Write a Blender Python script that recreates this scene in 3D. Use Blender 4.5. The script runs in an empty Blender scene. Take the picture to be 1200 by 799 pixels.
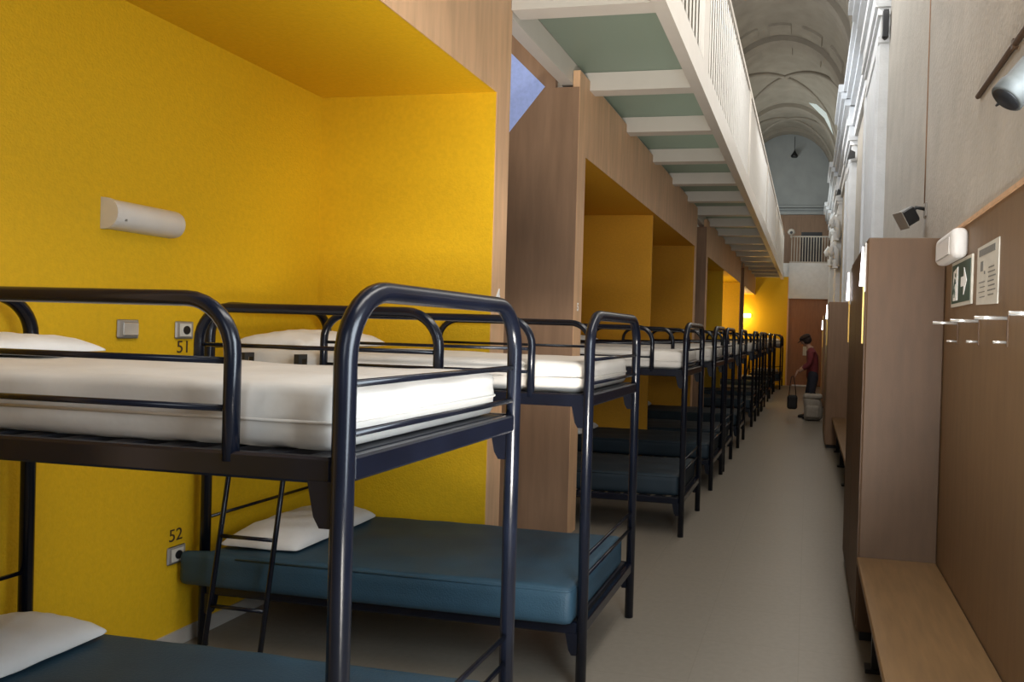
import bpy, math, random
from mathutils import Vector, Matrix
random.seed(7)
COL = bpy.context.scene.collection
PI = math.pi

# ------------------------------------------------------------------ materials
def mat(name, color, rough=0.6, metal=0.0, var=0.0, vscale=6.0, bump=0.0, bscale=40.0, coat=0.0,
        emit=None, estr=0.0, spec=0.5, stretch=None, var2=None, trans=0.0):
    m = bpy.data.materials.new(name); m.use_nodes = True
    nt = m.node_tree; b = nt.nodes['Principled BSDF']
    b.inputs['Roughness'].default_value = rough
    b.inputs['Metallic'].default_value = metal
    b.inputs['Specular IOR Level'].default_value = spec
    b.inputs['Coat Weight'].default_value = coat
    b.inputs['Base Color'].default_value = (*color, 1)
    if trans: b.inputs['Transmission Weight'].default_value = trans
    if emit:
        b.inputs['Emission Color'].default_value = (*emit, 1)
        b.inputs['Emission Strength'].default_value = estr
    tc = nt.nodes.new('ShaderNodeTexCoord')
    src = tc.outputs['Object']
    if stretch:
        mp = nt.nodes.new('ShaderNodeMapping'); mp.inputs['Scale'].default_value = stretch
        nt.links.new(src, mp.inputs['Vector']); src = mp.outputs['Vector']
    if var:
        n = nt.nodes.new('ShaderNodeTexNoise'); n.inputs['Scale'].default_value = vscale
        n.inputs['Detail'].default_value = 6
        nt.links.new(src, n.inputs['Vector'])
        r = nt.nodes.new('ShaderNodeValToRGB')
        r.color_ramp.elements[0].position = 0.3; r.color_ramp.elements[1].position = 0.7
        c0 = var2 if var2 else tuple(c * (1 - var) for c in color)
        c1 = tuple(min(1, c * (1 + var)) for c in color)
        r.color_ramp.elements[0].color = (*c0, 1); r.color_ramp.elements[1].color = (*c1, 1)
        nt.links.new(n.outputs['Fac'], r.inputs['Fac'])
        nt.links.new(r.outputs['Color'], b.inputs['Base Color'])
    if bump:
        n2 = nt.nodes.new('ShaderNodeTexNoise'); n2.inputs['Scale'].default_value = bscale
        n2.inputs['Detail'].default_value = 3
        nt.links.new(src, n2.inputs['Vector'])
        bp = nt.nodes.new('ShaderNodeBump'); bp.inputs['Strength'].default_value = bump
        bp.inputs['Distance'].default_value = 0.01
        nt.links.new(n2.outputs['Fac'], bp.inputs['Height'])
        nt.links.new(bp.outputs['Normal'], b.inputs['Normal'])
    return m

def glass_mat(name, c):
    m = bpy.data.materials.new(name); m.use_nodes = True
    nt = m.node_tree; out = nt.nodes['Material Output']
    nt.nodes.remove(nt.nodes['Principled BSDF'])
    t = nt.nodes.new('ShaderNodeBsdfTranslucent'); t.inputs['Color'].default_value = (*c, 1)
    d = nt.nodes.new('ShaderNodeBsdfDiffuse'); d.inputs['Color'].default_value = (*[x * .8 for x in c], 1)
    g = nt.nodes.new('ShaderNodeBsdfGlossy'); g.inputs['Roughness'].default_value = .25
    n = nt.nodes.new('ShaderNodeTexNoise'); n.inputs['Scale'].default_value = 60
    tc = nt.nodes.new('ShaderNodeTexCoord'); nt.links.new(tc.outputs['Object'], n.inputs['Vector'])
    bp = nt.nodes.new('ShaderNodeBump'); bp.inputs['Strength'].default_value = .15
    nt.links.new(n.outputs['Fac'], bp.inputs['Height']); nt.links.new(bp.outputs['Normal'], g.inputs['Normal'])
    a = nt.nodes.new('ShaderNodeMixShader'); a.inputs[0].default_value = .45
    nt.links.new(t.outputs[0], a.inputs[1]); nt.links.new(d.outputs[0], a.inputs[2])
    b = nt.nodes.new('ShaderNodeMixShader'); b.inputs[0].default_value = .06
    nt.links.new(a.outputs[0], b.inputs[1]); nt.links.new(g.outputs[0], b.inputs[2])
    nt.links.new(b.outputs[0], out.inputs['Surface'])
    return m

M = {}
M['yellow'] = mat('yellow_paint', (.72, .43, .011), .55, var=.05, vscale=38, bump=.35, bscale=90, spec=.3)
M['wood'] = mat('plywood', (.64, .395, .225), .5, var=.13, vscale=3.0, stretch=(6, 6, .7), bump=.05, bscale=60, spec=.35)
M['wood_dark'] = mat('plywood_dark', (.27, .165, .10), .5, var=.12, vscale=3.0, stretch=(6, 6, .7), spec=.35)  # darker plywood; also holds the passage shade in its colour
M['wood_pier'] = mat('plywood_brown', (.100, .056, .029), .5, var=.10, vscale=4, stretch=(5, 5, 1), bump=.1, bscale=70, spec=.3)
M['wood_red'] = mat('plywood_red', (.30, .125, .05), .45, var=.10, vscale=4, stretch=(5, 5, .8))
M['wall_ply'] = mat('plywood_wall', (.215, .135, .074), .5, var=.08, vscale=4, stretch=(5, 5, 1), bump=.08, bscale=70, spec=.25)
M['bench'] = mat('bench_wood', (.150, .083, .034), .45, var=.14, vscale=5, stretch=(8, .8, 8), spec=.35)
M['white_wall'] = mat('lime_plaster', (.47, .43, .375), .9, var=.07, vscale=4, bump=.4, bscale=35, spec=.1)
M['white_stone'] = mat('white_stucco', (.70, .71, .72), .85, var=.05, vscale=8, bump=.2, bscale=50, spec=.15)
M['vault'] = mat('vault_plaster', (.34, .305, .25), .95, var=.10, vscale=2.5, bump=.3, bscale=25, spec=.05)
M['vault_rib'] = mat('vault_rib', (.32, .285, .235), .95, var=.08, vscale=3, spec=.05)
M['tymp'] = mat('end_wall_plaster', (.36, .375, .37), .95, var=.08, vscale=2, spec=.05)
M['white_paint'] = mat('white_gloss_paint', (.58, .535, .475), .4, var=.03, vscale=5)
M['glass'] = glass_mat('frosted_glass', (.375, .415, .345))
M['metal'] = mat('navy_black_enamel', (.0045, .006, .012), .24, var=.25, vscale=8, spec=.4)
M['base_dark'] = mat('bed_base_black', (.012, .013, .018), .5)
M['sheet'] = mat('white_sheet', (.56, .525, .48), .9, var=.05, vscale=6, bump=.5, bscale=9, spec=.1)
M['pillow'] = mat('pillow_cotton', (.66, .645, .625), .9, var=.04, vscale=8, bump=.6, bscale=14, spec=.1)
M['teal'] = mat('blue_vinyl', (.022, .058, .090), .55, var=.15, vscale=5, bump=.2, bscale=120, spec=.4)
M['teal_dark'] = mat('dark_blue_vinyl', (.011, .021, .030), .6, var=.15, vscale=5, bump=.2, bscale=120, spec=.3)  # the blue vinyl again, darkened to paint in shade on the farther bunks
M['ochre'] = mat('ochre_paint', (.56, .265, .012), .55, var=.05, vscale=38, bump=.35, bscale=90, spec=.3)  # the yellow paint again, with the second box's shade put into its colour
M['plastic'] = mat('white_plastic', (.70, .67, .64), .4, var=.04, vscale=9)
M['silver'] = mat('brushed_metal', (.55, .53, .50), .3, metal=.8, var=.05, vscale=30)
M['silver2'] = mat('grey_plate', (.38, .35, .31), .35, metal=.3, var=.05, vscale=20)
M['chrome'] = mat('satin_steel', (.80, .78, .74), .25, metal=.7, var=.03, vscale=20)
M['black'] = mat('black_plastic', (.012, .012, .013), .45, var=.1, vscale=20)
M['ink'] = mat('dark_ink', (.05, .025, .01), .8, var=.1, vscale=40)
M['white_ink'] = mat('white_ink', (.93, .91, .88), .6, var=.02, vscale=40)
M['green'] = mat('sign_green', (.035, .075, .05), .5, var=.08, vscale=30)
M['paper'] = mat('paper', (.62, .58, .50), .85, var=.05, vscale=25)
M['grey_ink'] = mat('grey_ink', (.20, .19, .17), .8, var=.1, vscale=60)
M['red'] = mat('red_sign', (.45, .09, .05), .6, var=.05, vscale=30)
M['skin'] = mat('skin', (.42, .24, .16), .6, var=.05, vscale=20)
M['maroon'] = mat('maroon_cloth', (.17, .025, .03), .85, var=.15, vscale=14)
M['navy_cloth'] = mat('navy_cloth', (.022, .022, .035), .85, var=.15, vscale=14)
M['hat'] = mat('dark_felt', (.035, .018, .014), .9, var=.15, vscale=20)
M['bag_grey'] = mat('grey_canvas', (.36, .32, .27), .85, var=.12, vscale=14)
M['bag_black'] = mat('black_canvas', (.016, .014, .014), .8, var=.15, vscale=18)
M['lamp_on'] = mat('lit_diffuser', (.9, .85, .7), .4, var=.01, emit=(1, .86, .48), estr=9)
M['tube_on'] = mat('lit_tube', (.95, .93, .95), .4, var=.01, emit=(1, .95, 1), estr=6)
M['amber'] = mat('amber_strip', (.75, .48, .10), .35, var=.05, emit=(1, .62, .12), estr=.2)
M['blue_glass'] = mat('sky_glass', (.25, .31, .52), .35, var=.12, vscale=30, bump=.3, bscale=60, emit=(.30, .38, .72), estr=.36)
M['lunette'] = mat('lunette_glass', (.6, .66, .64), .5, var=.08, vscale=6, emit=(.62, .72, .70), estr=.5)
M['copper'] = mat('grey_can', (.085, .085, .078), .6, metal=.15, var=.25, vscale=25)

def floor_mat():
    m = mat('vinyl_floor', (.20, .174, .140), .38, var=.06, vscale=30, bump=.03, bscale=40, spec=.45)
    nt = m.node_tree; b = nt.nodes['Principled BSDF']
    link = b.inputs['Base Color'].links[0]; srcs = link.from_socket
    br = nt.nodes.new('ShaderNodeTexBrick'); br.offset = 0
    br.inputs['Scale'].default_value = 1.0; br.inputs['Brick Width'].default_value = .5
    br.inputs['Row Height'].default_value = .5; br.inputs['Mortar Size'].default_value = .0025
    br.inputs['Color1'].default_value = (1, 1, 1, 1); br.inputs['Color2'].default_value = (.97, .97, .96, 1)
    br.inputs['Mortar'].default_value = (.86, .85, .83, 1)
    tc = nt.nodes.new('ShaderNodeTexCoord'); nt.links.new(tc.outputs['Object'], br.inputs['Vector'])
    mx = nt.nodes.new('ShaderNodeMix'); mx.data_type = 'RGBA'; mx.blend_type = 'MULTIPLY'
    mx.inputs['Factor'].default_value = 1
    nt.links.new(srcs, mx.inputs['A']); nt.links.new(br.outputs['Color'], mx.inputs['B'])
    nt.links.new(mx.outputs['Result'], b.inputs['Base Color'])
    return m
M['floor'] = floor_mat()

# ------------------------------------------------------------------ mesh builder
class MB:
    def __init__(s): s.v = []; s.f = []; s.sm = []
    def add(s, vs, fs, smooth=False):
        o = len(s.v); s.v += [tuple(v) for v in vs]
        for f in fs: s.f.append([o + i for i in f]); s.sm.append(smooth)
        return s
    def box(s, x0, x1, y0, y1, z0, z1, bev=0.0):
        if x0 > x1: x0, x1 = x1, x0
        if y0 > y1: y0, y1 = y1, y0
        if z0 > z1: z0, z1 = z1, z0
        if bev <= 0:
            vs = [(x, y, z) for z in (z0, z1) for y in (y0, y1) for x in (x0, x1)]
            return s.add(vs, [(0, 2, 3, 1), (4, 5, 7, 6), (0, 1, 5, 4), (2, 6, 7, 3), (0, 4, 6, 2), (1, 3, 7, 5)])
        b = min(bev, (x1 - x0) * .49, (y1 - y0) * .49, (z1 - z0) * .49)
        def ring(x0, x1, y0, y1, z):
            return [(x0 + b, y0, z), (x1 - b, y0, z), (x1, y0 + b, z), (x1, y1 - b, z), (x1 - b, y1, z), (x0 + b, y1, z), (x0, y1 - b, z), (x0, y0 + b, z)]
        i = b * .75
        vs = ring(x0 + i, x1 - i, y0 + i, y1 - i, z0) + ring(x0, x1, y0, y1, z0 + b) + ring(x0, x1, y0, y1, z1 - b) + ring(x0 + i, x1 - i, y0 + i, y1 - i, z1)
        fs = [tuple(range(7, -1, -1)), tuple(range(24, 32))]
        for k in range(3):
            for j in range(8): fs.append((k * 8 + j, k * 8 + (j + 1) % 8, k * 8 + 8 + (j + 1) % 8, k * 8 + 8 + j))
        return s.add(vs, fs)
    def tube(s, pts, r, n=12, cap=True, rs=None):
        P = [Vector(p) for p in pts]; N = len(P)
        T = []
        for i in range(N):
            a = (P[i] - P[i - 1]).normalized() if i else (P[1] - P[0]).normalized()
            b = (P[i + 1] - P[i]).normalized() if i < N - 1 else a
            t = (a + b); T.append(t.normalized() if t.length > 1e-6 else a)
        ref = Vector((0, 0, 1)) if abs(T[0].z) < .9 else Vector((1, 0, 0))
        u = T[0].cross(ref).normalized(); vs = []
        for i in range(N):
            if i:
                ax = T[i - 1].cross(T[i])
                if ax.length > 1e-7:
                    u = Matrix.Rotation(T[i - 1].angle(T[i]), 3, ax.normalized()) @ u
            w = T[i].cross(u).normalized(); rr = rs[i] if rs else r
            for k in range(n):
                a = 2 * PI * k / n
                vs.append(P[i] + (u * math.cos(a) + w * math.sin(a)) * rr)
        fs = []
        for i in range(N - 1):
            for k in range(n):
                fs.append((i * n + k, i * n + (k + 1) % n, (i + 1) * n + (k + 1) % n, (i + 1) * n + k))
        s.add(vs, fs, True)
        if cap:
            o = len(s.v) - N * n
            s.f.append([o + k for k in range(n)][::-1]); s.sm.append(False)
            s.f.append([o + (N - 1) * n + k for k in range(n)]); s.sm.append(False)
        return s
    def prism(s, poly, axis, a, b):
        n = len(poly)
        def p(q, t):
            return {'x': (t, q[0], q[1]), 'y': (q[0], t, q[1]), 'z': (q[0], q[1], t)}[axis]
        vs = [p(q, a) for q in poly] + [p(q, b) for q in poly]
        fs = [tuple(range(n))[::-1], tuple(range(n, 2 * n))] + [(i, (i + 1) % n, n + (i + 1) % n, n + i) for i in range(n)]
        return s.add(vs, fs)
    def lathe(s, prof, c=(0, 0, 0), n=20, rot=None):
        vs = []
        for r, z in prof:
            for k in range(n):
                a = 2 * PI * k / n
                q = Vector((r * math.cos(a), r * math.sin(a), z))
                if rot: q = rot @ q
                vs.append(q + Vector(c))
        fs = []
        for i in range(len(prof) - 1):
            for k in range(n): fs.append((i * n + k, i * n + (k + 1) % n, (i + 1) * n + (k + 1) % n, (i + 1) * n + k))
        s.add(vs, fs, True)
        o = len(s.v) - len(prof) * n
        s.f.append([o + k for k in range(n)][::-1]); s.sm.append(False)
        s.f.append([o + (len(prof) - 1) * n + k for k in range(n)]); s.sm.append(False)
        return s
    def soft(s, lx, ly, lz, r, nx=24, ny=14, nz=4, fn=None, rx=0.0):
        """rounded soft box with dense grid, origin at min corner; fn(p)->p deforms"""
        import itertools
        def axis(n, L):
            return [L * i / n for i in range(n + 1)]
        vid = {}; vs = []
        def vert(i, j, k):
            key = (i, j, k)
            if key in vid: return vid[key]
            p = Vector((lx * i / nx, ly * j / ny, lz * k / nz))
            q = Vector((min(max(p.x, r), lx - r), min(max(p.y, r), ly - r), min(max(p.z, r), lz - r)))
            d = p - q
            if d.length > 1e-9:
                m = max(abs(d.x), abs(d.y), abs(d.z)); p = q + d.normalized() * m
            if fn: p = Vector(fn(p))
            vid[key] = len(vs); vs.append(p); return vid[key]
        fs = []
        for i in range(nx):
            for j in range(ny):
                fs.append((vert(i, j, 0), vert(i, j + 1, 0), vert(i + 1, j + 1, 0), vert(i + 1, j, 0)))
                fs.append((vert(i, j, nz), vert(i + 1, j, nz), vert(i + 1, j + 1, nz), vert(i, j + 1, nz)))
        for i in range(nx):
            for k in range(nz):
                fs.append((vert(i, 0, k), vert(i + 1, 0, k), vert(i + 1, 0, k + 1), vert(i, 0, k + 1)))
                fs.append((vert(i, ny, k), vert(i, ny, k + 1), vert(i + 1, ny, k + 1), vert(i + 1, ny, k)))
        for j in range(ny):
            for k in range(nz):
                fs.append((vert(0, j, k), vert(0, j, k + 1), vert(0, j + 1, k + 1), vert(0, j + 1, k)))
                fs.append((vert(nx, j, k), vert(nx, j + 1, k), vert(nx, j + 1, k + 1), vert(nx, j, k + 1)))
        return s.add(vs, fs, True)
    def build(s, name, m, parent=None, loc=None, rotz=None):
        me = bpy.data.meshes.new(name); me.from_pydata(s.v, [], s.f); me.update()
        me.polygons.foreach_set('use_smooth', s.sm)
        me.materials.append(M[m]); o = bpy.data.objects.new(name, me); COL.objects.link(o)
        if parent: o.parent = parent
        if loc: o.location = loc
        if rotz: o.rotation_euler.z = rotz
        return o

def fillet(pts, rad, n=7):
    P = [Vector(p) for p in pts]; out = [P[0]]
    for i in range(1, len(P) - 1):
        a = (P[i - 1] - P[i]).normalized(); b = (P[i + 1] - P[i]).normalized()
        half = a.angle(b) / 2; d = rad / math.tan(half)
        c = P[i] + (a + b).normalized() * (rad / math.sin(half))
        s0 = P[i] + a * d - c; s1 = P[i] + b * d - c
        tot = s0.angle(s1); ax = s0.cross(s1).normalized()
        for k in range(n + 1): out.append(c + Matrix.Rotation(tot * k / n, 3, ax) @ s0)
    out.append(P[-1]); return out

def tag(o, label=None, cat=None, group=None, kind=None):
    if label: o['label'] = label
    if cat: o['category'] = cat
    if group: o['group'] = group
    if kind: o['kind'] = kind
    return o
def thing(name, label, cat, loc=(0, 0, 0), rotz=0, group=None):
    o = bpy.data.objects.new(name, None); COL.objects.link(o); o.location = loc; o.rotation_euler.z = rotz
    o.empty_display_size = .1
    return tag(o, label, cat, group)
def S(o): o['kind'] = 'structure'; return o
def copy_tree(o, parent=None):
    c = o.copy(); COL.objects.link(c)
    if parent: c.parent = parent; c.matrix_parent_inverse = o.matrix_parent_inverse
    for ch in list(o.children): copy_tree(ch, c)
    return c
def text(name, body, size, m, loc, rot, parent=None, ext=.001, bold=0.0):
    cu = bpy.data.curves.new(name, 'FONT'); cu.body = body; cu.size = size; cu.extrude = ext; cu.offset = bold
    cu.align_x = 'CENTER'; cu.align_y = 'CENTER'; cu.materials.append(M[m])
    tmp = bpy.data.objects.new(name + '_curve', cu); COL.objects.link(tmp)
    me = bpy.data.meshes.new_from_object(tmp.evaluated_get(bpy.context.evaluated_depsgraph_get()))
    bpy.data.objects.remove(tmp); me.name = name
    if not me.materials: me.materials.append(M[m])
    o = bpy.data.objects.new(name, me); COL.objects.link(o); o.location = loc; o.rotation_euler = rot
    if parent: o.parent = parent
    return o

# ================================================================== SETTING
XB = -3.0          # back wall of the alcoves
YE = 26.0          # end wall
XW = .69           # wall on the walking side
S(MB().box(-3.6, 1.0, -4.2, 27.2, -.12, 0).build('floor', 'floor'))
S(MB().box(XB - .15, XB, -4.2, YE, 0, 3.05).build('wall_left', 'yellow'))
S(MB().box(-3.5, -3.3, -4.2, 27.2, 0, 5.7).build('wall_outer', 'white_wall'))
S(MB().box(-3.5, -2.43, -4.2, 27.2, 5.6, 5.75).build('ceiling', 'vault'))
S(MB().box(-2.55, -2.43, -4.2, 27.2, 5.75, 7.1).build('wall_left_upper', 'vault'))
S(MB().box(-3.3, XW, -4.2, -4.05, 0, 9).build('wall_near', 'white_wall'))
# walking-side wall: plywood dado below, rough plaster above
S(MB().box(XW, XW + .2, -4.05, 27.2, 0, 2.15).build('wall_right', 'wall_ply'))
S(MB().box(XW, XW + .2, -4.05, 27.2, 2.15, 8.9).build('wall_right_upper', 'white_wall'))
S(MB().box(XW - .012, XW, -4.05, 4.2, 2.135, 2.15).build('trim_1', 'wood'))

def vault():
    cx, a, b, zs = -.85, 1.60, 1.75, 6.95
    def P(t, y, d=0): return (cx + (a - d) * math.cos(t), y, zs + (b - d) * math.sin(t))
    mb = MB(); n = 40; ys = [-4.2, 27.1]
    vs = []; fs = []
    for y in ys:
        for i in range(n + 1): vs.append(P(PI * i / n, y))
    for i in range(n): fs.append((i, n + 1 + i, n + 2 + i, i + 1))
    mb.add(vs, fs, True)
    # coffers in shallow relief, two rows beside the transverse rib
    for yc in (5.2, 12.2, 18.55):
        for k in range(5):
            t0 = PI * (.14 + .155 * k); t1 = t0 + PI * .10
            for (ya, yb) in ((yc - .95, yc - .4), (yc + .4, yc + .95)):
                vv = []; N = 5
                for y in (ya, yb):
                    for d in (-.01, .05):
                        for i in range(N + 1): vv.append(P(t0 + (t1 - t0) * i / N, y, d))
                st = N + 1; ff = []
                for i in range(N):
                    ff += [(st + i, st + i + 1, 3 * st + i + 1, 3 * st + i), (i, i + 1, st + i + 1, st + i), (2 * st + i, 3 * st + i, 3 * st + i + 1, 2 * st + i + 1)]
                ff += [(0, st, 3 * st, 2 * st), (N, 2 * st + N, 3 * st + N, st + N)]
                mb.add(vv, ff)
    S(mb.build('ceiling_vault', 'vault'))
    # transverse ribs
    i = 2
    for yc in (1.5, 8.5, 15.5, 18.55, 23.85, 26.6):
        mb = MB(); N = 36; hw = .22; vs = []
        for k in range(N + 1):
            t = PI * k / N
            for (dy, d) in ((-hw, -.02), (-hw, .12), (hw, .12), (hw, -.02)): vs.append(P(t, yc + dy, d))
        fs = []
        for k in range(N):
            for j in range(3): fs.append((k * 4 + j, k * 4 + j + 1, k * 4 + 4 + j + 1, k * 4 + 4 + j))
        mb.add(vs, fs); S(mb.build('trim_%d' % i, 'vault_rib')); i += 1
    # crossing diagonal ribs
    for (ya, yb) in ((8.7, 15.3), (18.8, 23.6), (23.9, 26.6)):
        for sgn in (0, 1):
            mb = MB(); N = 30; pts = []
            for k in range(N + 1):
                u = k / N; t = PI * (.06 + .88 * u); y = ya + (yb - ya) * (u if sgn == 0 else 1 - u)
                pts.append(P(t, y, .02))
            mb.tube(pts, .055, 6); S(mb.build('trim_%d' % i, 'vault_rib')); i += 1
vault()
# glowing pane standing in for a lit patch of the vault
S(MB().add([(-.20, 22.5, 8.35), (.02, 22.5, 8.30), (.30, 22.5, 8.05), (.42, 22.5, 7.75), (.52, 22.5, 7.40), (.25, 22.5, 7.90)], [(0, 1, 2, 3, 4, 5)]).build('window_2', 'lunette'))

# entablature and pilasters
def entab():
    ps = [(7.85, 9.7), (13.0, 14.7), (18.6, 20.2), (24.0, 25.4)]
    mb = MB()
    for (x, z0, z1) in ((.64, 4.92, 5.10), (.60, 5.10, 5.22), (.635, 5.22, 5.42), (.56, 5.42, 5.52), (.49, 5.52, 5.62), (.44, 5.62, 5.74)):
        mb.box(x, XW + .02, -4, 27, z0, z1)
    S(mb.build('trim_30', 'white_stone'))
    for i, (a, b) in enumerate(ps):
        mb = MB()
        mb.box(.60, XW + .02, a, b, 2.15, 4.58)                 # shaft
        mb.box(.585, XW + .02, a - .02, b + .02, 4.52, 4.58)    # astragal
        mb.box(.60, XW + .02, a, b, 4.58, 4.78)
        mb.box(.57, XW + .02, a - .04, b + .04, 4.78, 4.85)
        mb.box(.54, XW + .02, a - .07, b + .07, 4.85, 4.93)     # capital
        for (x, z0, z1, e) in ((.55, 4.93, 5.10, 0), (.51, 5.10, 5.22, .03), (.55, 5.22, 5.42, 0), (.47, 5.42, 5.52, .06), (.41, 5.52, 5.62, .1), (.36, 5.62, 5.74, .14)):
            mb.box(x, XW + .02, a - e, b + e, z0, z1)
        # inner raised border down the shaft face
        mb.box(.575, .60, a + .02, a + .16, 2.2, 4.5); mb.box(.575, .60, b - .16, b - .02, 2.2, 4.5)
        S(mb.build('trim_%d' % (31 + i), 'white_stone'))
entab()
# scroll corbels on the far pilasters
for i, (y, z) in enumerate(((18.55, 4.2), (18.55, 3.55), (23.95, 4.1))):
    mb = MB()
    mb.tube([(.50, y - .1, z), (.44, y - .1, z + .12), (.50, y - .1, z + .24), (.58, y - .1, z + .12), (.60, y - .1, z - .25)], .07, 8)
    mb.box(.50, .62, y - .16, y + .06, z - .3, z - .1)
    S(mb.build('trim_%d' % (40 + i), 'white_stone'))

# end of the hall
S(MB().box(-.68, XW, YE, YE + .15, 0, 2.9).build('wall_end', 'wood_red'))
S(MB().box(XB, -.68, YE, YE + .15, 0, 3.62).build('wall_end_yellow', 'yellow'))
S(MB().box(-3.3, -.70, YE, YE + .15, 3.62, 4.08).build('wall_balcony_side', 'white_stone'))
S(MB().box(-.72, -.67, YE - .025, YE, 0, 3.62).build('trim_50', 'wood'))
S(MB().box(-.70, XW, YE - .10, YE + .15, 2.9, 4.08).build('wall_balcony', 'white_stone'))
S(MB().box(-3.3, XW, YE + .15, 27.2, 4.0, 4.08).build('floor_balcony', 'white_wall'))
S(MB().box(-3.3, XW, 27.05, 27.2, 4.08, 5.85).build('wall_end_balcony', 'wood_dark'))
S(MB().box(-3.3, XW, 27.04, 27.2, 5.85, 9.2).build('wall_end_upper', 'tymp'))
mb = MB(); mb.box(-3.3, XW, 26.93, 27.04, 5.85, 5.95); mb.box(-3.3, XW, 26.98, 27.04, 6.0, 6.06); mb.box(-3.3, XW, 26.87, 27.04, 6.08, 6.14)
S(mb.build('trim_51', 'tymp'))
S(MB().box(-.35, .35, 27.02, 27.05, 4.08, 5.25).build('door_2', 'black'))
d = S(MB().box(-.45, .42, YE - .03, YE, .03, 2.15).build('door_1', 'wood_red'))
MB().tube([(.30, YE - .035, 1.02), (.30, YE - .08, 1.02), (.18, YE - .08, 1.02)], .012, 8).build('handle', 'silver', d)
S(MB().box(-.50, .20, YE - .12, YE - .03, 0, .04).build('trim_52', 'white_stone'))  # pale strip painted in for sunlight under the door

# ------------------------------------------------------------------ plywood alcove boxes
def box_unit(idx, ya, yb, xf, parts=(), near=True, far=True):
    w = .2
    mb = MB(); ZT = 3.5
    if near: mb.box(XB, xf, ya, ya + w, 0, ZT); mb.box(-1.857, xf, ya, ya + w, ZT, 3.63)
    if far: mb.box(XB, xf, yb - w, yb, 0, ZT); mb.box(-1.857, xf, yb - w, yb, ZT, 3.63)
    y0 = ya + (w if near else 0); y1 = yb - (w if far else 0)
    mb.box(xf - .1, xf, y0, y1, 3.0, ZT); mb.box(-1.857, xf, y0, y1, ZT, 3.63)          # header board
    mb.box(XB, xf - .1, ya + .05, yb - .05, ZT - .05, ZT)
    S(mb.build('wall_alcove_%d' % idx, 'wood'))
    # thin plywood sheet, shade put into its darker colour, on the side that faces into the passage
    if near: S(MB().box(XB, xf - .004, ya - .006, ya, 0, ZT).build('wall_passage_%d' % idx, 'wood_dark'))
    mb = MB(); e = .006
    if near: mb.box(XB, xf - .004, y0, y0 + e, 0, 3.0)
    if far: mb.box(XB, xf - .004, y1 - e, y1, 0, 3.0)
    for p in parts: mb.box(XB, xf - .05, p, p + .03, 0, 3.0)
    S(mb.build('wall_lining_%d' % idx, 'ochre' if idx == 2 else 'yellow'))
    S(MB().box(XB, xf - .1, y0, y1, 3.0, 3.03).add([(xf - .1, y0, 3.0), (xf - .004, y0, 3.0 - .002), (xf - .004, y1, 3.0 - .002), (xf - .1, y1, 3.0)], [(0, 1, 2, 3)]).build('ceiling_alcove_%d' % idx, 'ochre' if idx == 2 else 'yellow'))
    mb = MB(); mb.box(XB, XB + .012, y0 + e, y1 - e, 0, .075)
    S(mb.build('baseboard_alcove_%d' % idx, 'white_wall'))
box_unit(1, .90, 4.48, -1.85)
box_unit(2, 5.75, 12.2, -1.80, (8.92,))
box_unit(3, 13.4, 20.4, -1.80, (16.6,))
box_unit(4, 21.4, 26.0, -1.80, far=False)
# passage behind: brown back walls
for i, (a, b) in enumerate(((4.48, 5.744), (12.2, 13.394), (20.4, 21.394))):
    S(MB().box(XB, XB + .02, a, b, 0, 3.05).build('wall_passage_back_%d' % (i + 1), 'wood_dark'))
    S(MB().box(XB, XB + .05, a, b, 3.05, 4.3).build('wall_passage_top_%d' % (i + 1), 'wood_dark'))
# upper partition with a triangular pane that glows blue by itself
S(MB().box(XB, -2.0, 5.75, 5.80, 3.5, 4.4).build('wall_passage_upper', 'wood_dark'))
S(MB().prism([(-2.085, 3.51), (-2.75, 4.14), (-2.75, 2.70)], 'y', 5.738, 5.744).build('window_1', 'blue_glass'))

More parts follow.
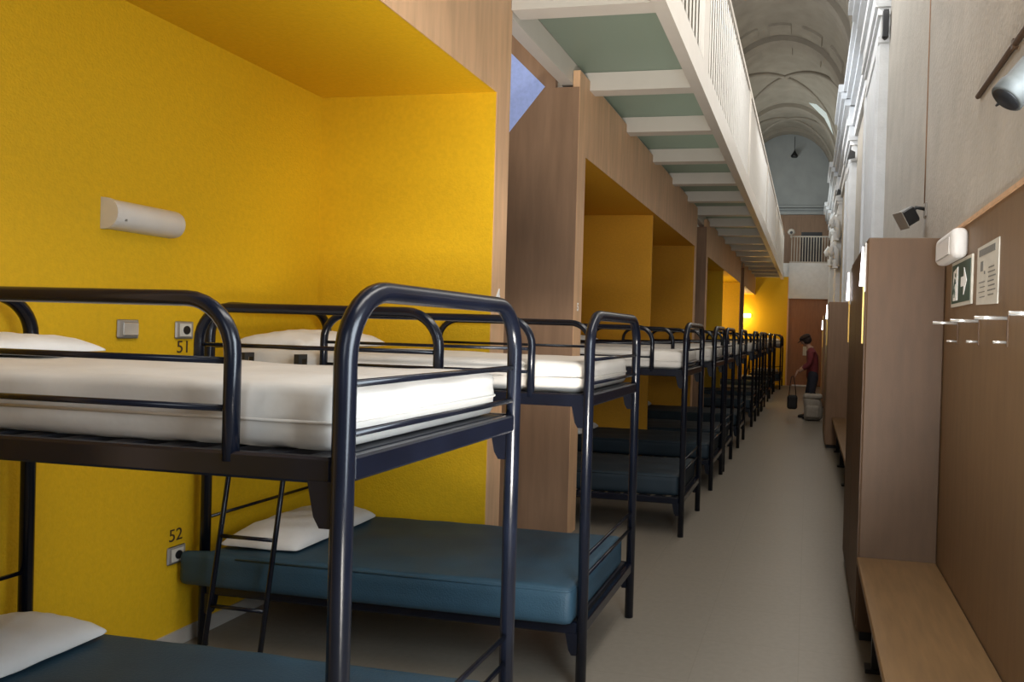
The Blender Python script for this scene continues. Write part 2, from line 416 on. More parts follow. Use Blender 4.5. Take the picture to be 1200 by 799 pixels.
# ================================================================== BUNK BEDS
W = .94; LB = 1.935
def make_bed(mirror=False):
    root = thing('bunk_bed', 'x', 'bunk bed')
    m = 'metal'
    for s_, x in (('aisle', 0.0), ('head', -LB)):
        f = MB().tube(fillet([(x, 0, 0), (x, 0, 1.675), (x, W, 1.675), (x, W, 0)], .15, 9), .024, 14).build('end_frame', m, root)
        for z in (1.475, 1.368):
            MB().tube([(x, .015, z), (x, W - .015, z)], .0085, 8).build('rung', m, f)
        for z in ((.595, .505) if s_ == 'aisle' else (.63,)):
            MB().tube([(x, .015, z), (x, W - .015, z)], .0085, 8).build('rung', m, f)
        sg = -1 if s_ == 'aisle' else 1
        MB().box(x - .014, x + .014, .02, W - .02, 1.268, 1.322, .006).build('crossbar', m, f)
        MB().box(x - .014, x + .014, .02, W - .02, .258, .312, .006).build('crossbar', m, f)
        for y in (0, W):
            for zt in (1.272, .264):
                MB().prism([(x + sg * .016, zt), (x + sg * .072, zt), (x + sg * .056, zt - .075), (x + sg * .042, zt - .098), (x + sg * .016, zt - .098)], 'y', y - .016, y + .016).build('bracket', m, f)
    for y in (0, W):
        MB().box(-LB + .02, -.02, y - .013, y + .013, 1.266, 1.322, .006).build('side_rail', m, root)
        MB().box(-LB + .02, -.02, y - .013, y + .013, .258, .310, .006).build('side_rail', m, root)
        gx = -1.31 if (y == 0) != mirror else -1.20
        g = MB().tube(fillet([(-.27, y, 1.30), (-.27, y, 1.648), (gx, y, 1.648), (gx, y, 1.30)], .12, 8), .0175, 12).build('guard_rail', m, root)
        for z in (1.515, 1.412):
            MB().tube([(-.275, y, z), (gx + .005, y, z)], .0075, 8).build('rung', m, g)
    for z in (.262, 1.272):
        mb = MB()
        for k in range(15): 
            x = -.06 - k * (LB - .12) / 14
            mb.box(x - .03, x + .03, .012, W - .012, z + .01, z + .048)
        mb.build('bed_base', 'base_dark', root)
    # ladder hooked on the rail at the head end, leaning outwards
    xa, xb = -1.425, -1.715
    def Y(v): return W - v if mirror else v
    lad = MB()
    for x in (xa, xb): lad.tube([(x, Y(-.035), 1.35), (x, Y(-.26), .0)], .0115, 8)
    lad = lad.build('ladder', m, root)
    for z in (.29, .60, .91, 1.18):
        y = Y(-.035 - .225 * (1.35 - z) / 1.35)
        MB().tube([(xa, y, z), (xb, y, z)], .0095, 8).build('rung', m, lad)
    for x in (xa, xb):
        MB().prism([(Y(a_), b_) for a_, b_ in ((-.043, 1.20), (-.043, 1.452), (.022, 1.452), (.022, 1.36), (.016, 1.36), (.016, 1.43), (-.016, 1.43), (-.016, 1.20))], 'x', x - .012, x + .012).build('hook', 'black', lad)
    return root

def noise2(x, y, s=1.0):
    return (math.sin(3.1 * x + 1.3 * y + s) + math.sin(5.7 * y - 2.3 * x + 2 * s) + .6 * math.sin(11.3 * x + 7.7 * y + 3 * s)) / 2.6

def make_upper():
    def fn(p):
        k = noise2(p.x * 1.6, p.y * 3, 1.0)
        z = p.z + (.007 * k if p.z > .07 else 0)
        y = p.y + .004 * noise2(p.x * 4, p.z * 20, 2) * (1 if .1 < p.y < .8 else 2)
        return (p.x, y, z)
    o = MB().soft(1.86, .86, .145, .035, 46, 22, 6, fn).build('mattress', 'sheet')
    mb = MB()
    mb.tube(fillet([(.9, -.003, .066), (.002, -.003, .066), (-.003, .862, .066), (1.861, .862, .066), (1.861, -.003, .066), (.9, -.003, .066)], .035, 4), .004, 6)
    mb.build('piping', 'sheet', o)
    return tag(o, 'x', 'mattress')
def make_lower(ext):
    def fn(p):
        z = p.z + (.006 * noise2(p.x * 2, p.y * 3, 4) if p.z > .08 else 0)
        x = p.x
        if ext and p.y < .045 and p.x < .13: x = p.x - .115 * min(1, (.13 - p.x) / .1)
        return (x, p.y, z)
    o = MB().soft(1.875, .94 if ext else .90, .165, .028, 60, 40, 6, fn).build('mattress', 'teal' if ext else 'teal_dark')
    mb = MB()
    ly = .94 if ext else .90
    mb.tube(fillet([(.2, .004, .150), (1.869, .004, .150), (1.869, ly - .004, .150), (.2, ly - .004, .150)], .028, 4), .0045, 6)
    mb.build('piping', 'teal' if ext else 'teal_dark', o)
    return tag(o, 'x', 'mattress')
def make_pillow(seed, h=.10):
    def fn(p):
        u = (p.x / .44 - .5) * 2; v = (p.y / .78 - .5) * 2
        e = max(0, (1 - abs(u) ** 2.6)) ** .5 * max(0, (1 - abs(v) ** 4)) ** .5
        z = .012 + (p.z / .1 - .12) * h * (e * .95 + .06) + .010 * noise2(p.x * 7, p.y * 6, seed) * e
        pinch = 1 - .05 * (1 - e)
        return ((p.x - .22) * pinch + .22, (p.y - .39) * pinch + .39, max(.001, z))
    o = MB().soft(.44, .78, .10, .02, 22, 30, 4, fn).build('pillow', 'pillow')
    mb = MB(); mb.tube(fillet([(.03, .03, .016), (.41, .03, .016), (.41, .75, .016), (.03, .75, .016), (.03, .05, .016)], .03, 3), .005, 6)
    mb.build('seam', 'pillow', o)
    return tag(o, 'x', 'pillow')

bed0 = make_bed(); bed1 = make_bed(True); up0 = make_upper(); lo_ext = make_lower(True); lo0 = make_lower(False)
pil0 = make_pillow(1.0, .085); pil1 = make_pillow(4.2)
XA = -.945
where = [
    ('nearest the camera, in the bright yellow alcove', 'of the bunk nearest the camera'),
    ('with ladder, at the far side of the bright yellow alcove', 'of the bunk with the ladder and number 52'),
    ('first in the ochre alcove just past the brown passage panel', 'of the first bunk past the brown passage panel'),
    ('second in the ochre alcove past the brown passage panel', 'of the second bunk past the brown passage panel'),
    ('third past the brown passage panel, behind the partition edge', 'of the third bunk past the brown passage panel'),
    ('fourth past the brown passage panel, before the second passage', 'of the fourth bunk past the brown passage panel'),
    ('fifth past the brown passage panel, first after the second passage', 'of the fifth bunk past the brown passage panel'),
    ('sixth past the brown passage panel, midway down the row', 'of the sixth bunk past the brown passage panel'),
    ('seventh past the brown panel, in the lamp lit alcove', 'of the seventh bunk past the brown passage panel'),
    ('eighth past the brown passage panel, by the lit alcove end', 'of the eighth bunk past the brown passage panel'),
    ('last aligned one before the lit yellow end wall', 'of the last aligned bunk before the end wall'),
    ('turned sideways against the lit yellow end wall', 'of the sideways bunk at the yellow end wall'),
]
YS = [1.445, 3.27, 5.985, 7.88, 9.02, 10.98, 13.66, 15.56, 16.74, 19.15, 21.7, None]
first = {'lo': True, 'lx': True}
for i, y in enumerate(YS):
    txt, short = where[i]
    b = bed0 if i == 0 else bed1 if i == 2 else copy_tree(bed1 if i in (4, 6, 8, 10) else bed0)
    if y is None:
        b.location = (-.82 - W, 23.75, 0); b.rotation_euler.z = -PI / 2
        # local -x (head) points to +y of the hall
    else:
        b.location = (XA, y, 0)
    tag(b, ('dark enamel tube bunk bed ' + txt), 'bunk bed', 'bunk beds in a row along the aisle')
    ux = up0 if i == 0 else copy_tree(up0)
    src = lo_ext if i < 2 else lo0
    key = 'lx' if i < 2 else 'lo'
    lx = src if first[key] else copy_tree(src); first[key] = False
    pu = pil0 if i == 0 else copy_tree(pil0); pu.scale.z = 1
    pl = pil1 if i == 0 else copy_tree(pil1)
    items = [(ux, (-1.90, .04, 1.3205)), (lx, (-1.905, -.075 if i < 2 else .02, .3128)), (pu, (-1.87, .08, 1.473)), (pl, (-1.86 , .05 if i else .06, .4835))]
    if i == 0: pu.scale.z = .78
    if i == 0: items[2] = (pu, (-1.912, .08, 1.473))
    if i == 1:
        items[2] = (pu, (-1.885, .06, 1.473)); items[3] = (pl, (-1.88, .0, .4835))
    for o, (lx_, ly_, lz_) in items:
        if y is None:
            # rotate local (x,y) by -90 deg: (x,y)->(y,-x)
            o.location = (-.82 - W + ly_, 23.75 - lx_, lz_); o.rotation_euler.z = -PI / 2
        else:
            o.location = (XA + lx_, y + ly_, lz_)
    if i == 1: pl.rotation_euler.z = .03
    tag(ux, 'white sheeted upper mattress ' + short, 'mattress', 'white sheeted upper mattresses')
    tag(lx, 'dark blue vinyl lower mattress ' + short, 'mattress', 'blue lower mattresses')
    tag(pu, 'white pillow on the upper mattress ' + short, 'pillow', 'white pillows on the bunks')
    tag(pl, 'white pillow on the lower mattress ' + short, 'pillow', 'white pillows on the bunks')

# ================================================================== ALCOVE FITTINGS
def wall_lamp(loc, rz, lit, label):
    t = thing('wall_lamp', label, 'lamp', loc, rz, 'half round alcove wall lamps')
    # local: +x out of the wall, y along the wall
    n = 12; L = .385
    prof = [(0, -.065)] + [(.085 * math.cos(a) ** .8 if math.cos(a) > 1e-6 else 0, .065 * math.sin(a)) for a in [-PI / 2 + PI * k / n for k in range(1, n)]] + [(0, .065)]
    mb = MB(); vs = []
    ys = [-L / 2 + .02, L / 2 - .02, L / 2 - .008, L / 2]
    sc = [1, 1, .9, .62]
    for y, s_ in zip(ys, sc):
        for (x, z) in prof: vs.append((x * s_ + .002, y, z * (1 if s_ == 1 else (.96 if s_ > .8 else .84))))
    k = len(prof); fs = []
    for r in range(len(ys) - 1):
        for j in range(k - 1): fs.append((r * k + j, r * k + j + 1, (r + 1) * k + j + 1, (r + 1) * k + j))
    fs.append(tuple(range(3 * k, 4 * k)))
    mb.add(vs, fs, True); mb.build('diffuser', 'lamp_on' if lit else 'plastic', t)
    mb = MB(); vs = []
    for y in (-L / 2, -L / 2 + .02):
        for (x, z) in prof: vs.append((x * 1.06 + .001, y, z * 1.05))
    fs = [(j, j + 1, k + j + 1, k + j) for j in range(k - 1)] + [tuple(range(k))[::-1], tuple(range(k, 2 * k))]
    mb.add(vs, fs); mb.build('end_cap', 'plastic', t)
    mb = MB(); mb.box(.05, .083, -L / 2 + .045, -L / 2 + .055, -.03, .02); mb.build('rating_mark', 'grey_ink', t)
    return t
wall_lamp((XB, 2.965, 2.05), 0, False, 'unlit white half round lamp on the yellow wall above the bunks')
wall_lamp((-2.12, YE, 2.30), -PI / 2, True, 'glowing lamp on the yellow wall at the hall end')

def plate(name, label, cat, y, z, kind):
    t = thing(name, label, cat, (XB, y, z))
    MB().box(0, .014, -.055, .055, -.042, .042, .008).build('cover_plate', 'silver2', t)
    if kind == 'switch':
        MB().box(.014, .021, -.034, .046, -.030, .030, .004).build('rocker', 'chrome', t)
    else:
        MB().box(.014, .018, -.036, .036, -.032, .032, .004).build('insert', 'paper', t)
        MB().lathe([(.021, 0), (.021, .004)], (.017, .004, 0), 18, Matrix.Rotation(PI / 2, 3, 'Y')).build('outlet', 'black', t)
    return t
plate('light_switch', 'silver rocker light switch on the yellow wall under the lamp', 'switch', 2.915, 1.552, 'switch')
plate('power_socket', 'silver power socket on the yellow wall above number 51', 'socket', 3.232, 1.55, 'socket')
plate('power_socket', 'silver power socket on the yellow wall below number 52', 'socket', 3.215, .455, 'socket')
RW = (PI / 2, 0, PI / 2)     # text facing +X
tag(text('wall_number', '51', .085, 'ink', (XB + .002, 3.235, 1.465), RW), 'dark number 51 stencilled on the yellow wall under a socket', 'number')
tag(text('wall_number', '52', .085, 'ink', (XB + .002, 3.215, .548), RW), 'dark number 52 stencilled on the yellow wall above the low socket', 'number')
tag(text('alcove_number', '4', .105, 'white_ink', (-1.8496, 4.375, 1.80), RW, bold=.004), 'white number 4 on the plywood edge of the yellow alcove', 'number')
tag(text('alcove_number', '5', .085, 'white_ink', (-1.7996, 5.85, 1.79), RW, bold=.003), 'small white figure on the narrow plywood edge past the passage', 'number')

# ================================================================== GLASS CATWALK
cw = thing('glass_catwalk', 'white steel catwalk with frosted glass floor panels above the bunks', 'catwalk', (-1.4, 4, 3.5))
cw_l = cw.location.copy()
def cbuild(mb, name, m, parent=cw):
    o = mb.build(name, m, parent)
    if parent == cw: o.location = -cw_l
    return o
cbuild(MB().box(-1.965, -1.862, 2.4, YE - .05, 3.53, 3.703), 'beam', 'white_paint')
cbuild(MB().box(-.96, -.87, 2.4, YE - .02, 3.53, 3.75), 'beam', 'white_paint')
bars = [3.15, 4.45] + [6.02 + 1.285 * k for k in range(16)]
bars = [b for b in bars if b < YE - .1]
for y in bars:
    cbuild(MB().box(-1.85 if y > 5 else -1.845, -.955, y, y + .15, 3.61 if False else 3.555, 3.70), 'crossbeam', 'white_paint')
for a, b in zip(bars[:-1], bars[1:]):
    cbuild(MB().box(-1.862, -.955, a + .06, b + .06, 3.705, 3.735), 'glass_panel', 'glass')
cbuild(MB().tube([(-.90, 2.4, 5.0), (-.90, YE - .1, 5.0)], .028, 10), 'handrail', 'white_paint')
cbuild(MB().box(-.93, -.87, 2.4, YE - .1, 4.93, 4.99), 'top_rail', 'white_paint')
for y in (6.15, 10.6, 15.1, 19.6, 24.1):
    cbuild(MB().box(-.905, -.875, y - .15, y + .15, 3.75, 4.95), 'post', 'white_paint')
ys = []
y = 4.0
while y < YE - .15:
    if all(abs(y - p) > .18 for p in (6.15, 10.6, 15.1, 19.6, 24.1)): ys.append(y)
    y += .155
bal = cbuild(MB().box(-.006, .006, -.008, .008, 0, 1.2), 'baluster', 'white_paint')
bal.location = Vector((-.89, ys[0], 3.74)) - cw_l
for y in ys[1:95]:
    c = bal.copy(); COL.objects.link(c); c.location = Vector((-.89, y, 3.74)) - cw_l
mb = MB()
for y in ys[95:]: mb.box(-.898, -.882, y - .010, y + .010, 3.74, 4.94)
o = cbuild(mb, 'far_balusters', 'white_paint'); o['kind'] = 'stuff'

# balcony railing at the end
br = thing('balcony_railing', 'pale railing of the balcony on the hall end wall', 'railing', (0, 25.96, 4.08))
MB().box(-.70, .66, -.02, .02, .0, .05).build('bottom_rail', 'white_wall', br)
MB().box(-.70, .66, -.02, .02, .86, .90).build('top_rail', 'white_wall', br)
b0 = MB().box(-.014, .014, -.012, .012, .05, .86).build('baluster', 'white_wall', br); b0.location.x = -.64
for k in range(1, 15):
    c = b0.copy(); COL.objects.link(c); c.location.x = -.64 + k * .09
t = thing('security_camera', 'round white camera beside the balcony railing', 'camera', (-.66, 25.83, 5.08))
MB().lathe([(.03, -.10), (.09, -.07), (.13, 0), (.09, .09), (.03, .12)], n=14).build('housing', 'white_wall', t)
MB().lathe([(.05, 0), (.05, .03)], (0, -.11, -.02), 12, Matrix.Rotation(PI / 2, 3, 'X')).build('lens', 'black', t)
MB().box(-.02, .02, -.02, .06, -.18, -.08).build('bracket', 'white_wall', t)
t = thing('hanging_lamp', 'small dark pendant against the pale end gable', 'lamp', (-.66, 26.75, 7.82))
MB().lathe([(.02, .18), (.05, .12), (.13, 0), (.10, -.05)], n=12).build('shade', 'black', t)
MB().tube([(0, 0, .15), (0, 0, .66)], .012, 6).build('cord', 'black', t)

# ================================================================== WALKING SIDE
def cabinet(y0, y1, x0, label, m):
    t = thing('tall_cabinet', label, 'cabinet', (x0, y0, 0), 0, 'tall plywood boxes along the wall')
    D = XW - .002 - x0
    MB().box(0, D, 0, y1 - y0, .05, 2.14, .006).build('carcass', m, t)
    MB().box(.02, D, .02, y1 - y0 - .02, 0, .05).build('plinth', 'black', t)
    MB().box(-.006, 0, .02, (y1 - y0) / 2 - .004, .08, 2.11).build('door', m, t)
    MB().box(-.006, 0, (y1 - y0) / 2 + .004, y1 - y0 - .02, .08, 2.11).build('door', m, t)
    return t
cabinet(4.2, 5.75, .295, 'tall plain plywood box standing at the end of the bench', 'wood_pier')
cabinet(11.5, 13.0, .28, 'dark plywood box beyond the nearest one, just before the person', 'wood_dark')
cabinet(18.0, 19.3, .33, 'farthest plywood box along the wall, beyond the person', 'wood_dark')
def strip_light(x, y, z0, z1, label, za=1.58, s=1.0):
    t = thing('strip_light', label, 'lamp', (x, y, z0), 0, 'vertical strip lights on the cabinet edges')
    h = z1 - z0
    MB().tube([(0, 0, 0), (0, 0, h * .5), (0, 0, h)], .014, 10, rs=[.014 * s, .009 * s, .004 * s]).build('tube', 'tube_on', t)
    MB().box(.006, .014, -.006, .012, za - z0, -.004).build('amber_strip', 'amber', t)  # lamplight on the wood edge, put in as a glowing strip
    MB().box(.010, .019, -.012, .012, -.03, h + .02).build('backplate', 'silver2', t)
    return t
strip_light(.2705, 4.235, 1.885, 2.095, 'brightest vertical strip light, on the nearest plywood box')
strip_light(.2705, 5.70, 1.88, 2.08, 'vertical strip light on the rear edge of the nearest plywood box')
strip_light(.2555, 11.62, 1.89, 2.10, 'vertical strip light on the dark plywood box before the person', 1.5)
strip_light(.3055, 18.1, 1.80, 2.02, 'faintest vertical strip light, on the farthest plywood box', 1.4)

def bench(y0, y1, x0, label):
    t = thing('wooden_bench', label, 'bench', (x0, y0, 0), 0, 'wall benches')
    D = XW - .004 - x0; L = y1 - y0
    MB().box(0, D, 0, L, .415, .45, .006).build('seat', 'bench', t)
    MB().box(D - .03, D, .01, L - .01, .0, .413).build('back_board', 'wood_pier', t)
    k = max(2, int(L / 1.1))
    for j in range(k):
        y = .35 + (L - .7) * j / (k - 1)
        mb = MB(); mb.prism([(.05, .415), (D - .03, .415), (D - .03, .0), (D - .09, .0), (D - .09, .30), (.05, .37)], 'y', y - .02, y + .02)
        mb.box(.06, .11, y - .025, y + .025, 0, .40); mb.box(.03, .14, y - .04, y + .04, 0, .02)
        mb.build('leg', 'black', t)
    return t
bench(.9, 4.195, .285, 'long wooden wall bench in front of the nearest plywood box')
bench(5.76, 11.49, .37, 'wooden wall bench between the two nearest plywood boxes')
bench(13.01, 17.99, .37, 'wooden wall bench beside the person')

# coat hooks
ck = thing('coat_hook', 'x', 'hook', (XW, 2.42, 1.69))
MB().box(-.005, .002, -.004, .004, -.10, .012).build('backplate', 'wood_pier', ck)
MB().tube([(-.006, 0, 0), (-.115, 0, 0)], .0068, 10).build('peg', 'chrome', ck)
MB().tube([(-.006, 0, -.085), (-.05, 0, -.085)], .005, 10).build('peg', 'chrome', ck)
hl = ['steel double coat hook nearest the camera, cut by the picture edge', 'steel double coat hook below the pinned paper notice', 'steel double coat hook below the dark exit sign', 'steel double coat hook closest to the plywood box']
for i, y in enumerate((2.42, 2.90, 3.37, 3.83)):
    o = ck if i == 0 else copy_tree(ck)
    o.location = (XW, y, 1.69); tag(o, hl[i], 'hook', 'steel coat hooks on the plywood wall')

# emergency light, exit sign, notice
t = thing('emergency_light', 'white emergency light above the exit sign', 'emergency light', (XW, 3.86, 2.05))
def sf(p): return p
mb = MB().soft(.075, .46, .135, .03, 8, 20, 8); mb.build('housing', 'plastic', t, loc=(-.074, -.22, -.068))
MB().box(-.078, -.073, -.17, .19, -.05, .03, .003).build('diffuser', 'plastic', t)
sg = thing('exit_sign', 'dark green exit sign with white door and arrow on the plywood wall', 'sign', (XW, 3.755, 1.878))
MB().box(-.008, 0, -.235, .235, -.108, .108).build('border', 'paper', sg)
MB().box(-.010, -.008, -.215, .215, -.092, .092).build('panel', 'green', sg)
# seen from the aisle the sign's reading direction runs towards -y (left = far end)
def sgn(poly, nm, d=.0025):
    return MB().prism(poly, 'x', -.010 - d, -.009).build(nm, 'white_ink', sg)
# door with running figure at the far half, arrow at the near half
sgn([(.165, -.080), (.060, -.080), (.060, .078), (.165, .060)], 'door_symbol')
mb = MB()
mb.prism([(.105, .018), (.128, .026), (.148, -.012), (.132, -.018)], 'x', -.0145, -.012)      # torso
mb.prism([(.135, -.012), (.148, -.012), (.128, -.040), (.135, -.066), (.122, -.066), (.112, -.040)], 'x', -.0145, -.012)
mb.prism([(.128, .024), (.118, .026), (.098, .004), (.104, -.002)], 'x', -.0145, -.012)
mb.prism([(.132, -.016), (.148, -.02), (.158, -.045), (.150, -.05)], 'x', -.0145, -.012)
mb.lathe([(.010, 0), (.010, .0025)], (-.012, .108, .040), 12, Matrix.Rotation(-PI / 2, 3, 'Y'))
mb.build('running_figure', 'green', sg)
sgn([(-.150, .0), (-.085, .062), (-.085, .022), (-.02, .022), (-.02, -.022), (-.085, -.022), (-.085, -.062)], 'arrow')
nt_ = thing('paper_notice', 'white paper notice pinned beside the exit sign', 'notice', (XW, 3.245, 1.878))
MB().prism([(-.185, -.128), (.185, -.118), (.185, .118), (-.185, .122)], 'x', -.004, .001).build('sheet', 'paper', nt_)
mb = MB(); mb.box(-.0052, -.004, -.13, .15, .078, .105); mb.build('heading', 'grey_ink', nt_)
mb = MB()
mb.box(-.0052, -.004, .07, .115, .015, .055); mb.box(-.0052, -.004, .03, .05, .0, .012)
for k in range(7):
    z = .02 - k * .018
    mb.box(-.0052, -.004, -.12 - .015 * (k % 3), -.03 + .01 * (k % 2), z - .0025, z + .0025)
for k in range(4):
    z = -.03 - k * .02
    mb.box(-.0052, -.004, .03, .14 - .02 * (k % 2), z - .0015, z + .0015)
mb.build('printing', 'grey_ink', nt_)
tag(MB().box(-.003, 0, -.17, .17, -.15, .15).build('door_notice', 'paper', loc=(0.0, YE - .032, 1.17), rotz=PI / 2), 'pale paper notice on the far brown door', 'notice')
rs_ = tag(MB().box(-.06, .045, -.008, 0, -.09, .09).build('fire_sign', 'red', loc=(.60, 12.99, 2.42)), 'small red sign on the white pilaster above the dark plywood box', 'sign')
rs_.location = (.655, 12.965, 2.42)

# spotlights
t = thing('spotlight', 'grey cylindrical spotlight high on the plaster wall by the picture edge', 'spotlight', (.45, 1.98, 2.19))
ax = Vector((-.60, -.12, -.76)).normalized(); rot = ax.to_track_quat('Z', 'Y').to_matrix()
MB().lathe([(.026, -.30), (.036, -.28), (.037, -.10), (.038, -.04), (.042, -.03), (.042, .0), (.038, .003)], n=28, rot=rot).build('body', 'copper', t)
MB().lathe([(.037, .0), (.033, .006), (.001, .004)], n=28, rot=rot).build('lens', 'black', t)
MB().tube([rot @ Vector((-.04, .0, .0)), rot @ Vector((-.055, 0, .0)), rot @ Vector((-.058, 0, -.04)), rot @ Vector((-.05, 0, -.09)), rot @ Vector((-.034, 0, -.12))], .0035, 6).build('cable', 'black', t)
e_ = rot @ Vector((0, 0, -.26))
MB().tube([e_, e_ + Vector((.03, 0, .01)), (XW - .45 + .002, e_.y, e_.z + .02)], .014, 8).build('bracket', 'silver2', t)
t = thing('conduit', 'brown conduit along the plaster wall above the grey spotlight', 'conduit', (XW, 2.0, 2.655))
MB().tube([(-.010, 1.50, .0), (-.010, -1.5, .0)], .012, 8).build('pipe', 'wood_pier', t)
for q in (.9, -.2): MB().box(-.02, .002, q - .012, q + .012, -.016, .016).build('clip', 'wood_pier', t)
t = thing('projector_light', 'small dark floodlight above the nearest plywood box', 'spotlight', (XW, 5.0, 2.40))
rot = Vector((-.8, -.35, -.55)).to_track_quat('Z', 'Y').to_matrix()
mb = MB(); mb.box(-.045, .045, -.05, .05, -.05, .045, .008)
mb.v = [tuple(rot @ Vector(v) + Vector((-.11, 0, -.03))) for v in mb.v]; mb.build('housing', 'black', t)
mb = MB(); mb.box(-.054, .054, -.058, .058, .045, .052, .003)
mb.v = [tuple(rot @ Vector(v) + Vector((-.11, 0, -.03))) for v in mb.v]; mb.build('lens', 'silver2', t)
MB().tube([(0, 0, .02), (-.06, 0, .03), (-.09, 0, -.01)], .012, 8).build('bracket', 'black', t)
MB().box(-.01, 0, -.04, .04, -.03, .06, .003).build('wall_plate', 'silver2', t)
tag(MB().tube([(-.004, 0, 0), (-.004, .03, 2.0)], .004, 6).build('power_cable', 'wood_dark', loc=(XW, 5.05, 2.46)), 'thin dark cable running up the plaster wall from the floodlight', 'cable')
t = thing('loudspeaker', 'black column loudspeaker on the white pilaster', 'loudspeaker', (.64, 7.84, 4.66))
MB().box(-.03, .03, -.13, -.04, -.14, .14, .02).build('cabinet', 'black', t)
MB().box(-.025, .025, -.135, -.13, -.13, .13).build('grille', 'base_dark', t)
MB().box(-.008, .008, -.04, 0, -.03, .03).build('bracket', 'silver2', t)
for (y, z, l) in ((12.95, 4.58, 'small dark floodlight on the pilaster below the cornice'), (18.5, 5.0, 'tiny dark floodlight on the far pilaster capital')):
    t = thing('floodlight', l, 'spotlight', (.60, y, z))
    MB().prism([(-.07, -.06), (.05, -.03), (.05, .05), (-.03, .09)], 'y', -.14, -.05).build('housing', 'black', t)
    MB().box(.0, .02, -.06, .0, -.02, .03).build('bracket', 'black', t)

# ================================================================== PERSON
def skin(name, verts, edges, m, parent=None, sub=2, root=0, loc=(0, 0, 0)):
    me = bpy.data.meshes.new(name); me.from_pydata([v[:3] for v in verts], edges, []); me.update()
    o = bpy.data.objects.new(name, me); COL.objects.link(o)
    o.modifiers.new('skin', 'SKIN'); o.modifiers['skin'].use_smooth_shade = True
    d = me.skin_vertices[0].data
    for i, v in enumerate(verts):
        r = v[3]; d[i].radius = (r, r) if not isinstance(r, tuple) else r
        d[i].use_root = (i == root)
    s = o.modifiers.new('sub', 'SUBSURF'); s.levels = sub; s.render_levels = sub
    me.materials.append(M[m])
    if parent: o.parent = parent
    o.location = loc
    return o
def person():
    t = thing('person', 'person in dark cap and maroon jersey holding a black bag, head bowed', 'person', (.06, 15.6, 0))
    # local: faces -x, +y away from camera; hips near origin
    hipz = .88
    V = [(.03, 0, .90, (.08, .06)), (.04, 0, 1.05, (.09, .075)), (.03, 0, 1.22, (.12, .09)), (-.01, 0, 1.36, (.095, .07)), (-.045, 0, 1.43, .055), (-.075, 0, 1.49, .055),
         # arms: shoulders 6,7
         (-.0, -.17, 1.33, .043), (-.02, -.215, 1.09, .040), (-.19, -.19, .96, .036), (-.23, -.185, .93, .030),
         (-.0, .17, 1.33, .043), (-.02, .215, 1.09, .040), (-.18, .19, .98, .036), (-.22, .185, .95, .030),
         # legs
         (.05, -.09, .78, .07), (.02, -.10, .47, .05), (.07, -.10, .10, .042), (-.07, -.11, .04, .036),
         (.05, .09, .78, .07), (-.03, .10, .47, .05), (-.02, .10, .10, .042), (-.15, .11, .04, .036)]
    Eg = [(0, 1), (1, 2), (2, 3), (3, 4), (4, 5), (3, 6), (6, 7), (7, 8), (8, 9), (3, 10), (10, 11), (11, 12), (12, 13), (0, 14), (14, 15), (15, 16), (16, 17), (0, 18), (18, 19), (19, 20), (20, 21)]
    body = skin('body', V, Eg, 'skin', t)
    # head: ovoid with nose, brow, mouth, ears in one mesh, bowed forward
    mb = MB(); rot = Matrix.Rotation(math.radians(-28), 3, 'Y')
    n, k = 18, 14; vs = []
    for i in range(k + 1):
        ph = PI * i / k; z = math.cos(ph) * .118
        for j in range(n):
            a = 2 * PI * j / n; r = math.sin(ph)
            x = -math.cos(a) * r * .098; y = math.sin(a) * r * .075
            if z < 0: x = x * (1 + .35 * z / .118 * (0.4 if x < 0 else 1)); y *= 1 + .35 * z / .118
            f = max(0, math.cos(a)) ** 10 * r
            if -.045 < z < .02: x -= .024 * f * (1 - abs(z + .022) / .04 if abs(z + .022) < .04 else 0)       # nose
            if .018 < z < .045: x -= .006 * f                                                                  # brow
            if -.08 < z < -.06: x -= .006 * f                                                                  # mouth
            vs.append(rot @ Vector((x, y, z)))
    fs = [(i * n + j, i * n + (j + 1) % n, (i + 1) * n + (j + 1) % n, (i + 1) * n + j) for i in range(k) for j in range(n)]
    mb.add(vs, fs, True)
    for s in (-1, 1):
        mb.lathe([(.004, -.006), (.024, -.004), (.026, .004), (.010, .008)], rot @ Vector((.01, s * .074, -.012)), 10, Matrix.Rotation(-s * PI / 2, 3, 'X'))
    hc = (-.10, 0, 1.545)
    head = mb.build('head', 'skin', t, loc=hc)
    for s in (-1, 1):
        MB().lathe([(.004, -.006), (.010, 0), (.004, .005)], rot @ Vector((-.089, s * .030, .010)), 8).build('eye', 'black', head)
    MB().box(-.006, .006, -.022, .022, -.004, .004).build('mouth', 'maroon', head, loc=tuple(rot @ Vector((-.088, 0, -.068))))
    # hair at the nape
    mb = MB(); mb.lathe([(.05, -.06), (.088, -.03), (.098, .02), (.10, .05)], (.018, 0, 0), 16, rot); mb.build('hair', 'hat', head)
    # flat cap
    mb = MB(); mb.lathe([(.100, .045), (.118, .062), (.112, .095), (.075, .125), (.02, .135)], (.005, 0, 0), 20, rot)
    pk = []
    for j in range(9):
        a = -1.0 + 2.0 * j / 8
        pk.append((-.095 * math.cos(a), .095 * math.sin(a))); 
    out = [(-.185 * math.cos(a * .85) + .01, .115 * math.sin(a * .85)) for a in [-1.0 + 2.0 * j / 8 for j in range(9)]]
    vs = [rot @ Vector((x, y, .052)) for x, y in pk] + [rot @ Vector((x, y, .030)) for x, y in out] + [rot @ Vector((x, y, .062)) for x, y in pk] + [rot @ Vector((x, y, .040)) for x, y in out]
    fs = []
    for j in range(8): fs += [(j, 9 + j, 10 + j, j + 1), (18 + j, 19 + j, 28 + j, 27 + j), (9 + j, 27 + j, 28 + j, 10 + j)]
    mb.add(vs, fs, True); mb.build('cap', 'hat', head)
